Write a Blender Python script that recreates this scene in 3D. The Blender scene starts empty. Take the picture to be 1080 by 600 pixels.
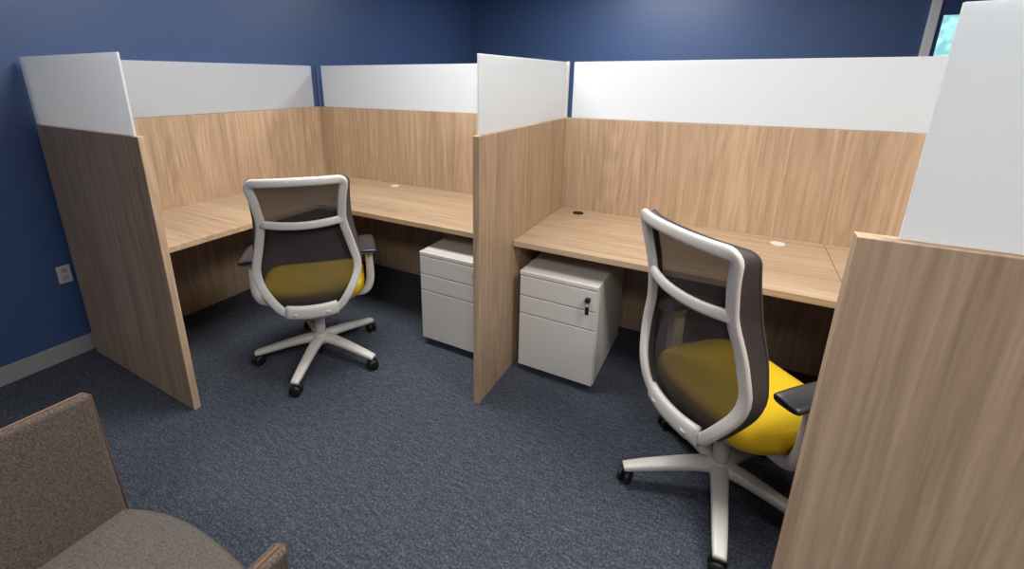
import bpy, bmesh, math
import numpy as np
from mathutils import Vector, Matrix

S = bpy.context.scene
try:
    S.view_settings.view_transform = 'Standard'
    S.view_settings.look = 'None'
except Exception: pass

# ------------------------------------------------------------ materials
def s2l(c):
    return tuple(((v/255)/12.92 if v/255 <= .04045 else ((v/255+.055)/1.055)**2.4) for v in c)+(1,)
def newmat(n):
    m = bpy.data.materials.new(n); m.use_nodes = True
    nt = m.node_tree
    return m, nt, nt.nodes['Principled BSDF']
def simple(n, rgb, rough=.5, metal=0, bump=0, bscale=200, var=0.04):
    m, nt, b = newmat(n)
    b.inputs['Roughness'].default_value = rough; b.inputs['Metallic'].default_value = metal
    tc = nt.nodes.new('ShaderNodeTexCoord'); no = nt.nodes.new('ShaderNodeTexNoise')
    no.inputs['Scale'].default_value = bscale; no.inputs['Detail'].default_value = 3
    nt.links.new(tc.outputs['Object'], no.inputs['Vector'])
    mx = nt.nodes.new('ShaderNodeValToRGB')
    c = s2l(rgb)
    mx.color_ramp.elements[0].position = .3; mx.color_ramp.elements[1].position = .7
    mx.color_ramp.elements[0].color = tuple(v*(1-var) for v in c[:3])+(1,)
    mx.color_ramp.elements[1].color = tuple(min(1, v*(1+var)) for v in c[:3])+(1,)
    nt.links.new(no.outputs['Fac'], mx.inputs['Fac']); nt.links.new(mx.outputs['Color'], b.inputs['Base Color'])
    if bump:
        bp = nt.nodes.new('ShaderNodeBump'); bp.inputs['Strength'].default_value = bump; bp.inputs['Distance'].default_value = .002
        nt.links.new(no.outputs['Fac'], bp.inputs['Height']); nt.links.new(bp.outputs['Normal'], b.inputs['Normal'])
    return m
def wood(n, axis, dark=(148,121,96), light=(198,170,141)):
    m, nt, b = newmat(n)
    b.inputs['Roughness'].default_value = .45
    L = nt.links
    tc = nt.nodes.new('ShaderNodeTexCoord')
    def mapn(across, along):
        mp = nt.nodes.new('ShaderNodeMapping')
        mp.inputs['Scale'].default_value = tuple(along if i == axis else across for i in range(3))
        L.new(tc.outputs['Object'], mp.inputs['Vector']); return mp
    m1 = mapn(48, 1.3); n1 = nt.nodes.new('ShaderNodeTexNoise'); n1.inputs['Scale'].default_value = 1; n1.inputs['Detail'].default_value = 6; n1.inputs['Roughness'].default_value = .65
    L.new(m1.outputs[0], n1.inputs['Vector'])
    m2 = mapn(4.2, .45); n2 = nt.nodes.new('ShaderNodeTexNoise'); n2.inputs['Scale'].default_value = 1; n2.inputs['Detail'].default_value = 1.0
    L.new(m2.outputs[0], n2.inputs['Vector'])
    mu = nt.nodes.new('ShaderNodeMath'); mu.operation = 'MULTIPLY'; mu.inputs[1].default_value = 110
    L.new(n2.outputs['Fac'], mu.inputs[0])
    sn = nt.nodes.new('ShaderNodeMath'); sn.operation = 'SINE'; L.new(mu.outputs[0], sn.inputs[0])
    m3 = mapn(150, 6); n3 = nt.nodes.new('ShaderNodeTexNoise'); n3.inputs['Scale'].default_value = 1; n3.inputs['Detail'].default_value = 2
    L.new(m3.outputs[0], n3.inputs['Vector'])
    m4 = mapn(6, .25); n4 = nt.nodes.new('ShaderNodeTexNoise'); n4.inputs['Scale'].default_value = 1
    L.new(m4.outputs[0], n4.inputs['Vector'])
    def mad(a, k, bsock=None, c=0):
        q = nt.nodes.new('ShaderNodeMath'); q.operation = 'MULTIPLY_ADD'; L.new(a, q.inputs[0]); q.inputs[1].default_value = k
        if bsock is None: q.inputs[2].default_value = c
        else: L.new(bsock, q.inputs[2])
        return q.outputs[0]
    v = mad(n1.outputs['Fac'], 1.05, None, -.40)
    v = mad(sn.outputs[0], .055, v)
    v = mad(n3.outputs['Fac'], .35, v)
    v = mad(n4.outputs['Fac'], .5, v)
    r = nt.nodes.new('ShaderNodeValToRGB')
    r.color_ramp.elements[0].position = .22; r.color_ramp.elements[0].color = s2l(dark)
    r.color_ramp.elements[1].position = .78; r.color_ramp.elements[1].color = s2l(light)
    L.new(v, r.inputs['Fac']); L.new(r.outputs['Color'], b.inputs['Base Color'])
    return m
W_V = wood('oak_laminate_vertical', 2)
W_X = wood('oak_laminate_desk', 0, (158,131,105), (199,172,143))
WALL = simple('blue_wall_paint', (55,78,120), .42, bump=.15, bscale=180, var=.03)
def carpet():
    m, nt, b = newmat('carpet'); L = nt.links
    b.inputs['Roughness'].default_value = .95
    tc = nt.nodes.new('ShaderNodeTexCoord')
    n1 = nt.nodes.new('ShaderNodeTexNoise'); n1.inputs['Scale'].default_value = 120; n1.inputs['Detail'].default_value = 5; n1.inputs['Roughness'].default_value = .8
    L.new(tc.outputs['Object'], n1.inputs['Vector'])
    mp = nt.nodes.new('ShaderNodeMapping'); mp.inputs['Scale'].default_value = (22, 75, 1)
    L.new(tc.outputs['Object'], mp.inputs['Vector'])
    n2 = nt.nodes.new('ShaderNodeTexNoise'); n2.inputs['Scale'].default_value = 1; n2.inputs['Detail'].default_value = 4
    L.new(mp.outputs[0], n2.inputs['Vector'])
    ad = nt.nodes.new('ShaderNodeMath'); ad.operation = 'MULTIPLY_ADD'; ad.inputs[1].default_value = .22
    L.new(n2.outputs['Fac'], ad.inputs[0])
    m2 = nt.nodes.new('ShaderNodeMath'); m2.operation = 'MULTIPLY'; m2.inputs[1].default_value = .95; L.new(n1.outputs['Fac'], m2.inputs[0]); L.new(m2.outputs[0], ad.inputs[2])
    r = nt.nodes.new('ShaderNodeValToRGB')
    e = r.color_ramp.elements
    e[0].position = .44; e[0].color = s2l((28,32,40)); e[1].position = .76; e[1].color = s2l((104,109,121))
    k = e.new(.59); k.color = s2l((56,62,75))
    L.new(ad.outputs[0], r.inputs['Fac']); L.new(r.outputs['Color'], b.inputs['Base Color'])
    bp = nt.nodes.new('ShaderNodeBump'); bp.inputs['Strength'].default_value = .5; bp.inputs['Distance'].default_value = .004
    L.new(n1.outputs['Fac'], bp.inputs['Height']); L.new(bp.outputs['Normal'], b.inputs['Normal'])
    return m
CARPET = carpet()
def frosted(n, t0, t1):
    m, nt, b = newmat(n); L = nt.links
    b.inputs['Base Color'].default_value = s2l((240,243,244)); b.inputs['Roughness'].default_value = .35
    tl = nt.nodes.new('ShaderNodeBsdfTranslucent'); tl.inputs['Color'].default_value = s2l((240,244,248))
    tr = nt.nodes.new('ShaderNodeBsdfTransparent')
    no = nt.nodes.new('ShaderNodeTexNoise'); no.inputs['Scale'].default_value = 2
    tc = nt.nodes.new('ShaderNodeTexCoord'); L.new(tc.outputs['Object'], no.inputs['Vector'])
    mr = nt.nodes.new('ShaderNodeMapRange'); mr.inputs['To Min'].default_value = t0; mr.inputs['To Max'].default_value = t1; L.new(no.outputs['Fac'], mr.inputs['Value'])
    a = nt.nodes.new('ShaderNodeMixShader'); a.inputs[0].default_value = .48
    L.new(b.outputs[0], a.inputs[1]); L.new(tl.outputs[0], a.inputs[2])
    c = nt.nodes.new('ShaderNodeMixShader'); L.new(mr.outputs[0], c.inputs[0]); L.new(a.outputs[0], c.inputs[1]); L.new(tr.outputs[0], c.inputs[2])
    L.new(c.outputs[0], nt.nodes['Material Output'].inputs['Surface'])
    return m
FROST = frosted('frosted_acrylic', .10, .16)
FROST_DIM = frosted('frosted_acrylic_dimmed', .26, .36)  # same acrylic, made more transparent to imitate weaker light on the left screen
def meshmat():
    m, nt, b = newmat('mesh_fabric'); L = nt.links
    b.inputs['Base Color'].default_value = s2l((56,50,50)); b.inputs['Roughness'].default_value = .8
    tr = nt.nodes.new('ShaderNodeBsdfTransparent')
    no = nt.nodes.new('ShaderNodeTexNoise'); no.inputs['Scale'].default_value = 300
    tc = nt.nodes.new('ShaderNodeTexCoord'); L.new(tc.outputs['Object'], no.inputs['Vector'])
    mr = nt.nodes.new('ShaderNodeMapRange'); mr.inputs['To Min'].default_value = .08; mr.inputs['To Max'].default_value = .17; L.new(no.outputs['Fac'], mr.inputs['Value'])
    c = nt.nodes.new('ShaderNodeMixShader'); L.new(mr.outputs[0], c.inputs[0]); L.new(b.outputs[0], c.inputs[1]); L.new(tr.outputs[0], c.inputs[2])
    L.new(c.outputs[0], nt.nodes['Material Output'].inputs['Surface'])
    return m
MESH = meshmat()
PLASTIC = simple('light_grey_plastic', (208,204,199), .35)
DARK = simple('dark_plastic', (38,37,40), .5)
PADM = simple('arm_pad_grey', (44,44,47), .35)
MESHEDGE = simple('mesh_edge_band', (70,63,62), .8)
YEL = simple('yellow_seat_fabric', (222,184,18), .9, bump=.4, bscale=400, var=.08)
CAB = simple('cabinet_powder_coat', (214,210,204), .35, bump=.1, bscale=500, var=.02)
GAP = simple('cabinet_gap_shadow', (70,68,66), .7)
METAL = simple('lock_metal', (150,150,150), .3, 1)
BLACK = simple('black_plastic', (18,18,20), .5)
WHITE = simple('white_plastic', (225,222,215), .4)
OUTL = simple('outlet_plastic', (186,184,180), .45)
BASEB = simple('grey_baseboard_vinyl', (140,142,143), .5)
CEIL = simple('ceiling_tile', (225,225,220), .9, bump=.3, bscale=120)
TWEED = simple('brown_tweed', (86,75,67), .95, bump=.9, bscale=220, var=.5)
TWEED2 = simple('brown_tweed_seat', (86,79,75), .95, bump=.9, bscale=220, var=.4)
PIPE = simple('tan_leather_piping', (104,72,56), .5)
LEGW = simple('walnut_leg', (95,62,40), .4)

# ------------------------------------------------------------ mesh helpers
def mo(name, V, F, mat, parent=None, smooth=False, bevel=0, seg=2):
    me = bpy.data.meshes.new(name); me.from_pydata([tuple(float(c) for c in v) for v in V], [], F)
    bm = bmesh.new(); bm.from_mesh(me); bmesh.ops.recalc_face_normals(bm, faces=bm.faces); bm.to_mesh(me); bm.free()
    me.materials.append(mat)
    if smooth:
        for p in me.polygons: p.use_smooth = True
    o = bpy.data.objects.new(name, me); S.collection.objects.link(o)
    if parent: o.parent = parent
    if bevel:
        b = o.modifiers.new('bevel', 'BEVEL'); b.width = bevel; b.segments = seg; b.limit_method = 'ANGLE'; b.angle_limit = math.radians(40)
    return o
def empty(name, loc=(0,0,0), rz=0):
    e = bpy.data.objects.new(name, None); S.collection.objects.link(e); e.empty_display_size = .1
    e.location = loc; e.rotation_euler = (0, 0, rz); return e
def box(name, x0, x1, y0, y1, z0, z1, mat, parent=None, bevel=0, seg=2):
    V = [(x, y, z) for z in (z0, z1) for y in (y0, y1) for x in (x0, x1)]
    F = [(0,1,3,2),(4,6,7,5),(0,4,5,1),(2,3,7,6),(0,2,6,4),(1,5,7,3)]
    return mo(name, V, F, mat, parent, False, bevel, seg)
def prism(name, poly, z0, z1, mat, parent=None, bevel=0):
    n = len(poly); V = [(x, y, z0) for x, y in poly]+[(x, y, z1) for x, y in poly]
    F = [tuple(range(n))[::-1], tuple(range(n, 2*n))]+[(i, (i+1) % n, n+(i+1) % n, n+i) for i in range(n)]
    return mo(name, V, F, mat, parent, False, bevel)
def loft(name, rings, mat, parent=None, closed=False, caps=True, smooth=True):
    n = len(rings[0]); V = [p for r in rings for p in r]; F = []
    m = len(rings)
    for i in range(m if closed else m-1):
        a = i*n; b = ((i+1) % m)*n
        for j in range(n): F.append((a+j, a+(j+1) % n, b+(j+1) % n, b+j))
    if caps and not closed:
        F.append(tuple(range(n))[::-1]); F.append(tuple((m-1)*n+j for j in range(n)))
    return mo(name, V, F, mat, parent, smooth)
def sweep(name, path, w, h, ref, mat, parent=None, closed=False, n=14, ex=3.0):
    P = [Vector(p) for p in path]; m = len(P); rings = []
    ref0 = Vector(ref).normalized()
    for i in range(m):
        if closed: t = P[(i+1) % m]-P[i-1]
        else: t = P[min(i+1, m-1)]-P[max(i-1, 0)]
        t.normalize()
        b = t.cross(ref0)
        if b.length < 1e-4: b = Vector((1, 0, 0))
        b.normalize(); r = b.cross(t).normalized()
        ww = w(i/(m-1)) if callable(w) else w; hh = h(i/(m-1)) if callable(h) else h
        ring = []
        for k in range(n):
            a = 2*math.pi*k/n; c, s = math.cos(a), math.sin(a)
            x = math.copysign(abs(c)**(2/ex), c)*ww/2; y = math.copysign(abs(s)**(2/ex), s)*hh/2
            ring.append(P[i]+b*x+r*y)
        rings.append(ring)
    return loft(name, rings, mat, parent, closed)
def cyl(name, c, r, z0, z1, mat, parent=None, n=32, r2=None, axis='Z', bev=.002):
    r2 = r if r2 is None else r2; rings = []
    for (rr, z) in ((r-bev, z0), (r, z0+bev), (r2, z1-bev), (r2-bev, z1)):
        ring = []
        for k in range(n):
            a = 2*math.pi*k/n; u, v = rr*math.cos(a), rr*math.sin(a)
            ring.append({'Z': (c[0]+u, c[1]+v, z), 'X': (z, c[0]+u, c[1]+v), 'Y': (c[0]+u, z, c[1]+v)}[axis])
        rings.append(ring)
    o = loft(name, rings, mat, parent)
    for p in o.data.polygons:
        if len(p.vertices) > 4: p.use_smooth = False
    return o
def catmull(pts, k=8):
    P = [np.array(p, float) for p in pts]; P = [2*P[0]-P[1]]+P+[2*P[-1]-P[-2]]; out = []
    for i in range(1, len(P)-2):
        for j in range(k):
            t = j/k
            out.append(.5*((2*P[i])+(-P[i-1]+P[i+1])*t+(2*P[i-1]-5*P[i]+4*P[i+1]-P[i+2])*t*t+(-P[i-1]+3*P[i]-3*P[i+1]+P[i+2])*t**3))
    out.append(P[-2]); return [tuple(p) for p in out]
def smi(zs, vs, z, w=.035):
    return float(np.mean([np.interp(z+d, zs, vs) for d in np.linspace(-w, w, 9)]))

# ------------------------------------------------------------ layout numbers (metres)
H1, H2, DZ = 1.295, 1.616, .735
L1, L5, XA, X3, L3, DD = 1.763, 1.830, .960, 2.088, 1.062, .715
X3R = X3+.03; X5 = 3.212; XR = 4.20; T = .03
XW, YW, XE, YS, CH = -.085, 2.6, 7.0, -5.0, 2.75

# room shell
box('floor', XW-.1, XE+.1, YS-.1, YW+.1, -.1, 0, CARPET)
box('ceiling', XW-.1, XE+.1, YS-.1, YW+.1, CH, CH+.1, CEIL)
box('wall_left', XW-.1, XW, YS-.1, YW+.1, 0, CH, WALL)
box('wall_back', XW, XE, YW, YW+.1, 0, CH, WALL)
box('wall_right', XE, XE+.1, YS-.1, YW+.1, 0, CH, WALL)
box('wall_front', XW, XE, YS-.1, YS, 0, CH, WALL)
box('baseboard_left', XW, XW+.012, YS, YW, 0, .10, BASEB, bevel=.003)
box('baseboard_back', XW+.012, XE, YW-.012, YW, 0, .10, BASEB, bevel=.003)

# door with glass lite on the back wall
d = empty('door_1')
WF = simple('white_door_frame', (215,218,220), .4)
DB = simple('door_blue', (40,62,108), .5)
box('frame_left', 4.27, 4.33, YW-.04, YW-.001, 0, 2.25, WF, d, .004)
box('frame_right', 5.25, 5.31, YW-.04, YW-.001, 0, 2.25, WF, d, .004)
box('frame_top', 4.33, 5.25, YW-.04, YW-.001, 2.19, 2.25, WF, d, .004)
box('slab', 4.33, 5.25, YW-.025, YW-.001, .005, 2.19, DB, d)
def daylight():
    m, nt, b = newmat('daylight_glass'); L = nt.links
    tc = nt.nodes.new('ShaderNodeTexCoord'); no = nt.nodes.new('ShaderNodeTexNoise'); no.inputs['Scale'].default_value = 14; no.inputs['Detail'].default_value = 4
    L.new(tc.outputs['Object'], no.inputs['Vector'])
    r = nt.nodes.new('ShaderNodeValToRGB'); e = r.color_ramp.elements
    e[0].position = .4; e[0].color = s2l((40,165,175)); e[1].position = .62; e[1].color = s2l((160,250,250))
    L.new(no.outputs['Fac'], r.inputs['Fac']); L.new(r.outputs['Color'], b.inputs['Emission Color']); b.inputs['Emission Strength'].default_value = 1.1
    b.inputs['Roughness'].default_value = .1
    return m
box('glass_lite', 4.36, 5.12, YW-.03, YW-.026, 1.0, 2.02, daylight(), d)
box('handle', 5.17, 5.19, YW-.06, YW-.025, .95, 1.1, METAL, d, .004)

# ------------------------------------------------------------ partitions
BGP = simple('blue_grey_post', (70,84,110), .5)
def partition(x0, x1, y0, y1, glass, posts=(), fm=None):
    e = empty('cubicle_partition')
    box('wood_panel', x0, x1, y0, y1, 0, H1, W_V, e, .0015)
    gx0, gx1, gy0, gy1 = glass
    box('frosted_screen', gx0, gx1, gy0, gy1, H1+.002, H2, fm or FROST, e, .001)
    for k, (px, py, mt) in enumerate(posts):
        box('screen_post_%d' % k, px-.008, px+.008, py-.008, py+.008, H1, H2+.003, mt, e, .002)
    return e
partition(0, XA, -L1, -L1+T, (-.05, XA-.045, -L1+.010, -L1+.018))
partition(-T, 0, -L1, T, (-.019, -.011, -L1+.03, -.045), [(-.015, .015, BGP)], FROST_DIM)
partition(0, X3, 0, T, (.04, X3-.02, .011, .019))
partition(X3, X3R, -L3, T, (X3+.011, X3+.019, -L3+.02, -.005), [(X3R-.009, .018, WHITE)])
partition(X3R, XR, 0, T, (X3R+.03, XR-.04, .011, .019))
partition(XR, XR+T, -L5, T, (XR+.011, XR+.019, -L5+.03, -.045), [(XR+.015, .015, BGP)])
partition(X5, XR, -L5, -L5+T, (X5+.050, XR+.05, -L5+.010, -L5+.018))

# ------------------------------------------------------------ desks
SEAM = simple('seam_dark', (120,92,66), .6)
def desk(poly, name='corner_desk'):
    e = empty(name)
    prism('worktop', poly, DZ-.03, DZ, W_X, e, .002); return e
dk = desk([(0.001,-.001),(0.001,-L1+T+.001),(DD,-L1+T+.001),(DD,-DD),(X3-.001,-DD),(X3-.001,-.001)])
dk2 = desk([(X3R+.001,-.001),(X3R+.001,-DD),(XR-DD,-DD),(XR-DD,-L5+T+.001),(XR-.001,-L5+T+.001),(XR-.001,-.001)])
box('worktop_seam', XR-DD-.0015, XR-DD+.0015, -DD, -.002, DZ-.0005, DZ+.0006, SEAM, dk2)
def grommet(e, x, y, mat):
    cyl('grommet', (x, y), .033, DZ, DZ+.005, mat, e)
    cyl('grommet_cap', (x, y), .024, DZ+.004, DZ+.0075, mat, e)
grommet(dk2, 2.255, -.085, BLACK); grommet(dk2, 3.285, -.115, WHITE)
grommet(dk, .15, -.11, WHITE); grommet(dk, .82, -.075, WHITE)
for e, xs in ((dk, (.05, 1.2)), (dk2, (3.0, 3.9))):
    for i, x in enumerate(xs): box('bracket_%d' % i, x, x+.03, -.35, -.002, DZ-.06, DZ-.03, DARK, e)

# ------------------------------------------------------------ filing cabinets
def cabinet(x0, yf, w=.40, dep=.52, key=False):
    e = empty('filing_cabinet', (x0, yf, 0))
    z0, zt = .042, .588
    box('body', 0, w, .02, dep, z0, zt, CAB, e, .004)
    box('front_recess', .008, w-.008, .008, .021, z0+.01, zt-.02, GAP, e)
    box('top_lip', 0, w, 0, .03, zt-.022, zt, CAB, e, .003)
    zs = [(z0+.004, .352), (.357, .452), (.457, zt-.026)]
    for i, (a, b) in enumerate(zs):
        box('drawer_%d' % i, .003, w-.003, 0, .016, a, b, CAB, e, .0025)
    for i, (cx, cy) in enumerate(((.06, .06), (w-.06, .06), (.06, dep-.06), (w-.06, dep-.06))):
        cyl('caster_%d' % i, (cy, .0195), .0195, cx-.013, cx+.013, BLACK, e, 20, axis='X')
        box('caster_plate_%d' % i, cx-.02, cx+.02, cy-.02, cy+.02, .034, z0, DARK, e)
    kx = w-.045
    cyl('lock', (kx, .515), .011, -.005, .004, METAL, e, 20, axis='Y')
    if key:
        box('key_bow', kx-.012, kx+.012, -.03, -.005, .510, .530, BLACK, e, .004)
        sweep('key_ring', [(kx+.012*math.cos(a), -.022, .498+.014*math.sin(a)) for a in np.linspace(0, 2*math.pi, 17)[:-1]], .002, .002, (0,1,0), METAL, e, True, 6, 2)
        box('hanging_key', kx-.009, kx+.009, -.024, -.019, .445, .487, BLACK, e, .003)
    return e
cabinet(2.168, -.73, .405, .56, True)
cabinet(1.562, -.768, .405, .56)

# ------------------------------------------------------------ task chairs
def chair(loc, face, base_ang):
    e = empty('office_chair', (loc[0], loc[1], 0), face-math.pi/2)   # local +Y is forward
    br = base_ang-(face-math.pi/2)
    for k in range(5):
        a = br+k*2*math.pi/5; u = Vector((math.cos(a), math.sin(a), 0))
        pts = [u*r+Vector((0, 0, z)) for r, z in ((.025, .125), (.08, .124), (.16, .112), (.25, .094), (.315, .080), (.345, .073))]
        sweep('base_leg_%d' % k, catmull(pts, 4), lambda t: .066-.026*t, lambda t: .048-.022*t, (0,0,1), PLASTIC, e)
        c = u*.335
        yaw = a+.7*((k % 3)-1); ax = Vector((math.cos(yaw), math.sin(yaw), 0))
        for s in (-1, 1):
            rings = []
            q = Vector((ax.y*-1, ax.x, 0))
            for (rr, off) in ((.012, .006), (.028, .008), (.030, .014), (.028, .021), (.012, .024)):
                rings.append([c+ax*(s*off)+q*(rr*math.cos(t))+Vector((0, 0, .0305+rr*math.sin(t))) for t in np.linspace(0, 2*math.pi, 25)[:-1]])
            loft('caster_wheel_%d%s' % (k, 'ab'[s > 0]), rings, BLACK, e)
        cyl('caster_stem_%d' % k, (c.x, c.y), .010, .03, .075, DARK, e, 12)
    cyl('hub', (0, 0), .046, .098, .155, PLASTIC, e, r2=.036)
    cyl('gas_column', (0, 0), .028, .15, .28, PLASTIC, e)
    cyl('gas_piston', (0, 0), .016, .27, .385, METAL, e)
    sweep('mechanism', catmull([(0,-.17,.385),(0,-.05,.378),(0,.05,.378),(0,.13,.39)], 5), .16, .05, (0,0,1), DARK, e)
    def se(a, hw, hd, ex):
        c, s = math.cos(a), math.sin(a)
        return math.copysign(abs(c)**(2/ex), c)*hw, math.copysign(abs(s)**(2/ex), s)*hd
    def cushion(name, layers, hw, hd, cy, mat, ex=3.6):
        rings = []
        for sc, z in layers:
            ring = []
            for k in range(64):
                x, y = se(2*math.pi*k/64, hw*sc, hd*sc, ex)
                zz = z-(.035*max(0, (y/hd)-.45)**1.5*1.6) + .012*(abs(x)/hw)**2*(1 if z > .43 else 0)
                ring.append((x, y+cy, zz))
            rings.append(ring)
        return loft(name, rings, mat, e)
    cushion('seat_cushion', [(.9,.418),(.985,.425),(1.0,.44),(1.0,.462),(.98,.478),(.93,.488),(.8,.492),(.5,.490),(.2,.488),(.03,.488)], .258, .235, .04, YEL)
    cushion('seat_shell', [(.3,.392),(.8,.396),(.93,.405),(.97,.418),(.96,.424)], .250, .230, .04, PLASTIC)
    # back : side profile (ys) and half widths of frame (hw) and of mesh membrane (hm)
    ZB, ZT = .385, 1.09
    zs = [.37,.43,.51,.62,.76,.90,1.0,1.10]
    ys = [-.228,-.264,-.280,-.274,-.268,-.290,-.318,-.348]
    hz = [.37,.42,.49,.57,.64,.76,.88,.99,1.10]
    hw = [.120,.155,.202,.245,.256,.226,.198,.208,.230]
    hm = [.120,.155,.202,.245,.258,.240,.222,.222,.230]
    yb = lambda z: smi(zs, ys, z)
    hwf = lambda z: smi(hz, hw, z, .03)
    hmf = lambda z: smi(hz, hm, z, .03)
    cup = lambda x: .055*(abs(x)/.22)**2.2
    def side(ofs=0., n=40, hf=hwf):
        pts = []; rt, rb = .030, .055
        zt, zb = ZT+ofs*.3, ZB-ofs*.2
        for i in range(n+1):
            z = zb+(zt-zb)*(1-math.cos(math.pi*i/n))/2
            x = hf(z)+ofs
            if z > zt-rt: x = x-rt+math.sqrt(max(0, rt*rt-(z-(zt-rt))**2))
            if z < zb+rb: x = x-rb+math.sqrt(max(0, rb*rb-(z-(zb+rb))**2))
            pts.append((x, z))
        return pts
    def loop(ofs, fwd, hf=hwf):
        sd = side(ofs, 40, hf); L = []
        for x, z in sd: L.append((x, yb(z)+cup(x)+fwd, z))
        xt, zt = sd[-1]
        for k in range(1, 10): x = xt-(2*xt)*k/10; L.append((x, yb(zt)+cup(x)+fwd, zt+.004*math.sin(math.pi*k/10)))
        for x, z in reversed(sd): L.append((-x, yb(z)+cup(x)+fwd, z))
        xb, zb = sd[0]
        for k in range(1, 8): x = -xb+(2*xb)*k/8; L.append((x, yb(zb)+cup(x)+fwd, zb))
        return L
    sweep('back_frame', loop(-.022, 0), .040, .022, (0,1,0), PLASTIC, e, True)
    zc = .885
    sweep('back_crossbar', [(x, yb(zc)+cup(x), zc-.014*math.cos(x/.2*1.5)) for x in np.linspace(-.178, .178, 15)], .038, .020, (0,1,0), PLASTIC, e)
    sweep('back_lower_rail', [(x, yb(.42)+cup(x), .415+.4*x*x) for x in np.linspace(-.12, .12, 13)], .070, .030, (0,1,0), PLASTIC, e)
    FW = .042
    sd = side(-.006, 40, hmf); V = []; F = []; NX = 16
    for x, z in sd:
        for j in range(NX+1):
            xx = -x+2*x*j/NX; V.append((xx, yb(z)+cup(xx)+FW, z))
    for i in range(len(sd)-1):
        for j in range(NX):
            a = i*(NX+1)+j; F.append((a, a+1, a+NX+2, a+NX+1))
    mo('back_mesh', V, F, MESH, e, True)
    A = loop(-.008, .004); B = loop(-.002, FW-.004, hmf); n = len(A)
    mo('mesh_side_wrap', A+B, [(i, (i+1) % n, n+(i+1) % n, n+i) for i in range(n)], MESHEDGE, e, True)
    sweep('mesh_edge', loop(-.006, FW, hmf), .012, .010, (0,1,0), MESHEDGE, e, True, 8, 2)
    for s in (-1, 1):
        sweep('back_link_%d' % (s > 0), catmull([(s*.075, yb(.42), .42),(s*.072,-.240,.39),(s*.065,-.19,.375),(s*.06,-.10,.378)], 6), .034, .028, (1,0,0), PLASTIC, e)
    for s in (-1, 1):
        sweep('arm_post_%d' % (s > 0), catmull([(s*.12,-.02,.392),(s*.20,-.02,.386),(s*.262,-.02,.398),(s*.288,-.02,.45),(s*.292,-.02,.53),(s*.290,-.02,.625)], 6), lambda t: .034+.012*math.sin(t*3.1), .060, (0,1,0), PLASTIC, e)
        sweep('arm_sleeve_%d' % (s > 0), [(s*.290,-.02,.60),(s*.290,-.02,.645)], .038, .068, (0,1,0), PLASTIC, e)
        sweep('arm_pad_%d' % (s > 0), catmull([(s*.288,-.13,.652),(s*.288,-.125,.654),(s*.286,-.05,.658),(s*.284,.05,.658),(s*.280,.115,.652),(s*.280,.12,.650)], 5),
              lambda t: .085*(1-(2*t-1)**8*.45), lambda t: .026*(1-(2*t-1)**8*.5), (0,0,1), PADM, e)
    return e
chair((1.145, -1.15), math.radians(135), math.radians(8))
chair((3.145, -1.035), math.radians(45), math.radians(202))

# ------------------------------------------------------------ tweed armchair
def armchair():
    e = empty('tweed_armchair')
    xl, xr, yf, ybk = 1.69, 2.405, -2.300, -2.98
    for s, (xi, nm) in enumerate(((xl, 'arm_left'), (xr, 'arm_right'))):
        d = 1 if s == 0 else -1
        t = -.035*d
        ztop = .75 if s == 0 else .722
        V = []
        for y, zt in ((yf, ztop), (ybk, ztop+.02)):
            V += [(xi+d*.06, y, .2), (xi+d*.06+t, y, .2), (xi+t, y-.0, zt), (xi, y, zt)]
        F = [(0,1,2,3),(4,7,6,5),(0,4,5,1),(1,5,6,2),(2,6,7,3),(3,7,4,0)]
        mo(nm, V, F, TWEED, e, False, .012, 3)
        xm = xi+t*.5
        path = [(xm+d*.06, yf+.002, .2), (xm, yf+.002, ztop-.012), (xm, yf-.012, ztop+.001), (xm, ybk+.02, ztop+.02)]
        sweep(nm+'_piping', path, .007, .007, (1,0,0), PIPE, e, n=8, ex=2)
    box('backrest', xl-.02, xr+.02, ybk-.09, ybk, .2, .80, TWEED, e, .03, 3)
    pl = []; x0, x1 = xl+.055, xr-.055; cx = (x0+x1)/2; hw = (x1-x0)/2
    for k in range(33):
        u = -1+2*k/32; pl.append((cx+u*hw, yf-.005+.065*(1-abs(u)**2.6)))
    pl += [(x1, ybk+.001), (x0, ybk+.001)]
    cy = (yf+ybk)/2
    rings = []
    for sc, z in ((.97,.24),(1,.26),(1,.385),(.992,.41),(.97,.425),(.93,.432),(.5,.437),(.05,.438)):
        rings.append([(cx+(x-cx)*sc, cy+(y-cy)*sc, z) for x, y in pl])
    loft('seat_cushion', rings, TWEED2, e)
    for i, (x, y) in enumerate(((xl+.08, yf-.06), (xr-.08, yf-.06), (xl+.08, ybk+.02), (xr-.08, ybk+.02))):
        cyl('leg_%d' % i, (x, y), .014, 0, .245, LEGW, e, 16, r2=.022)
armchair()

# ------------------------------------------------------------ wall outlet
o = empty('wall_outlet')
IV = simple('socket_ivory', (160,157,152), .4)
box('plate', XW, XW+.006, -1.825, -1.765, .435, .535, OUTL, o, .003)
for i, z in enumerate((.463, .507)): box('socket_%d' % i, XW+.006, XW+.008, -1.809, -1.781, z-.014, z+.014, IV, o, .002)

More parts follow.
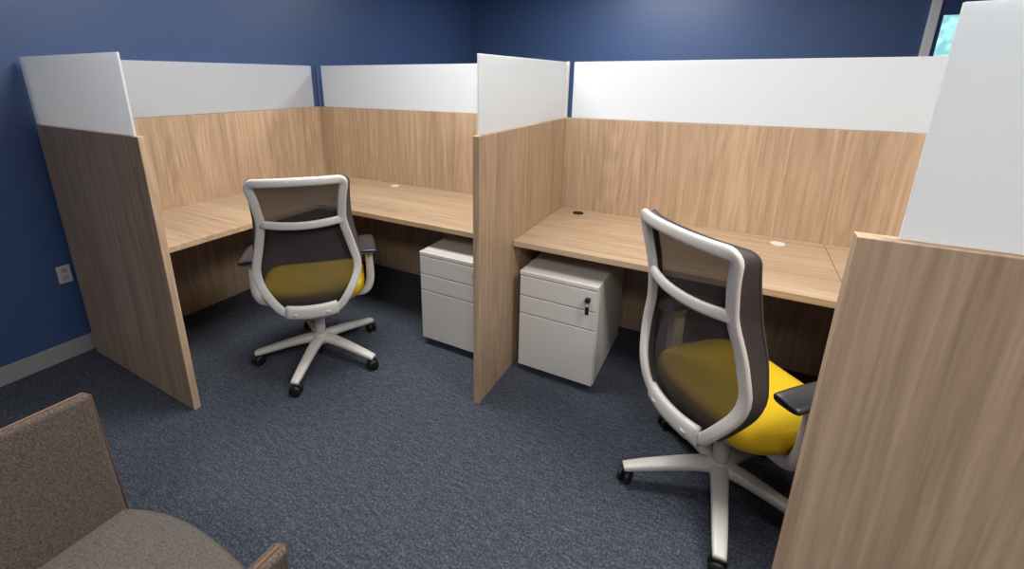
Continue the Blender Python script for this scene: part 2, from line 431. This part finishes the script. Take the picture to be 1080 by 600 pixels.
# ------------------------------------------------------------ lights
def area(n, x, y, sx, sy, p, col=(1,.985,.95)):
    l = bpy.data.lights.new(n, 'AREA'); l.shape = 'RECTANGLE'; l.size = sx; l.size_y = sy; l.energy = p; l.color = col
    ob = bpy.data.objects.new(n, l); ob.location = (x, y, CH-.03); S.collection.objects.link(ob)
    f = empty('ceiling_light_fixture')
    box('rim_a', x-sx/2-.03, x-sx/2, y-sy/2-.03, y+sy/2+.03, CH-.04, CH, WHITE, f)
    box('rim_b', x+sx/2, x+sx/2+.03, y-sy/2-.03, y+sy/2+.03, CH-.04, CH, WHITE, f)
    box('rim_c', x-sx/2, x+sx/2, y-sy/2-.03, y-sy/2, CH-.04, CH, WHITE, f)
    box('rim_d', x-sx/2, x+sx/2, y+sy/2, y+sy/2+.03, CH-.04, CH, WHITE, f)
area('troffer_a', 1.7, -1.1, 1.2, .6, 58)
area('troffer_b', 4.0, -1.6, 1.2, .6, 52)
area('troffer_c', 2.2, 1.3, 1.2, .6, 70)
area('troffer_d', 3.5, -3.7, 1.2, .6, 64)
w = bpy.data.worlds.new('world'); S.world = w; w.use_nodes = True
w.node_tree.nodes['Background'].inputs[0].default_value = (.5,.6,.8,1); w.node_tree.nodes['Background'].inputs[1].default_value = .1

# ------------------------------------------------------------ camera
p = [3.0325,-2.6590,1.5210,0.5085,0.2820,-0.0026,474.8015,510.3001,220.4713]
fwd = Vector((-math.sin(p[3])*math.cos(p[4]), math.cos(p[3])*math.cos(p[4]), -math.sin(p[4])))
right = Vector((math.cos(p[3]), math.sin(p[3]), 0)); down = fwd.cross(right)
cr, sr = math.cos(p[5]), math.sin(p[5])
r2 = right*cr+down*sr; d2 = -sr*right+cr*down
c = bpy.data.cameras.new('camera'); co = bpy.data.objects.new('camera', c); S.collection.objects.link(co)
M = Matrix((r2, -d2, -fwd)).transposed().to_4x4(); M.translation = Vector(p[:3]); co.matrix_world = M
c.sensor_fit = 'HORIZONTAL'; c.sensor_width = 36; c.lens = p[6]/1080*36
c.shift_x = (540-p[7])/1080; c.shift_y = -(300-p[8])/1080; c.clip_start = .02
S.camera = co
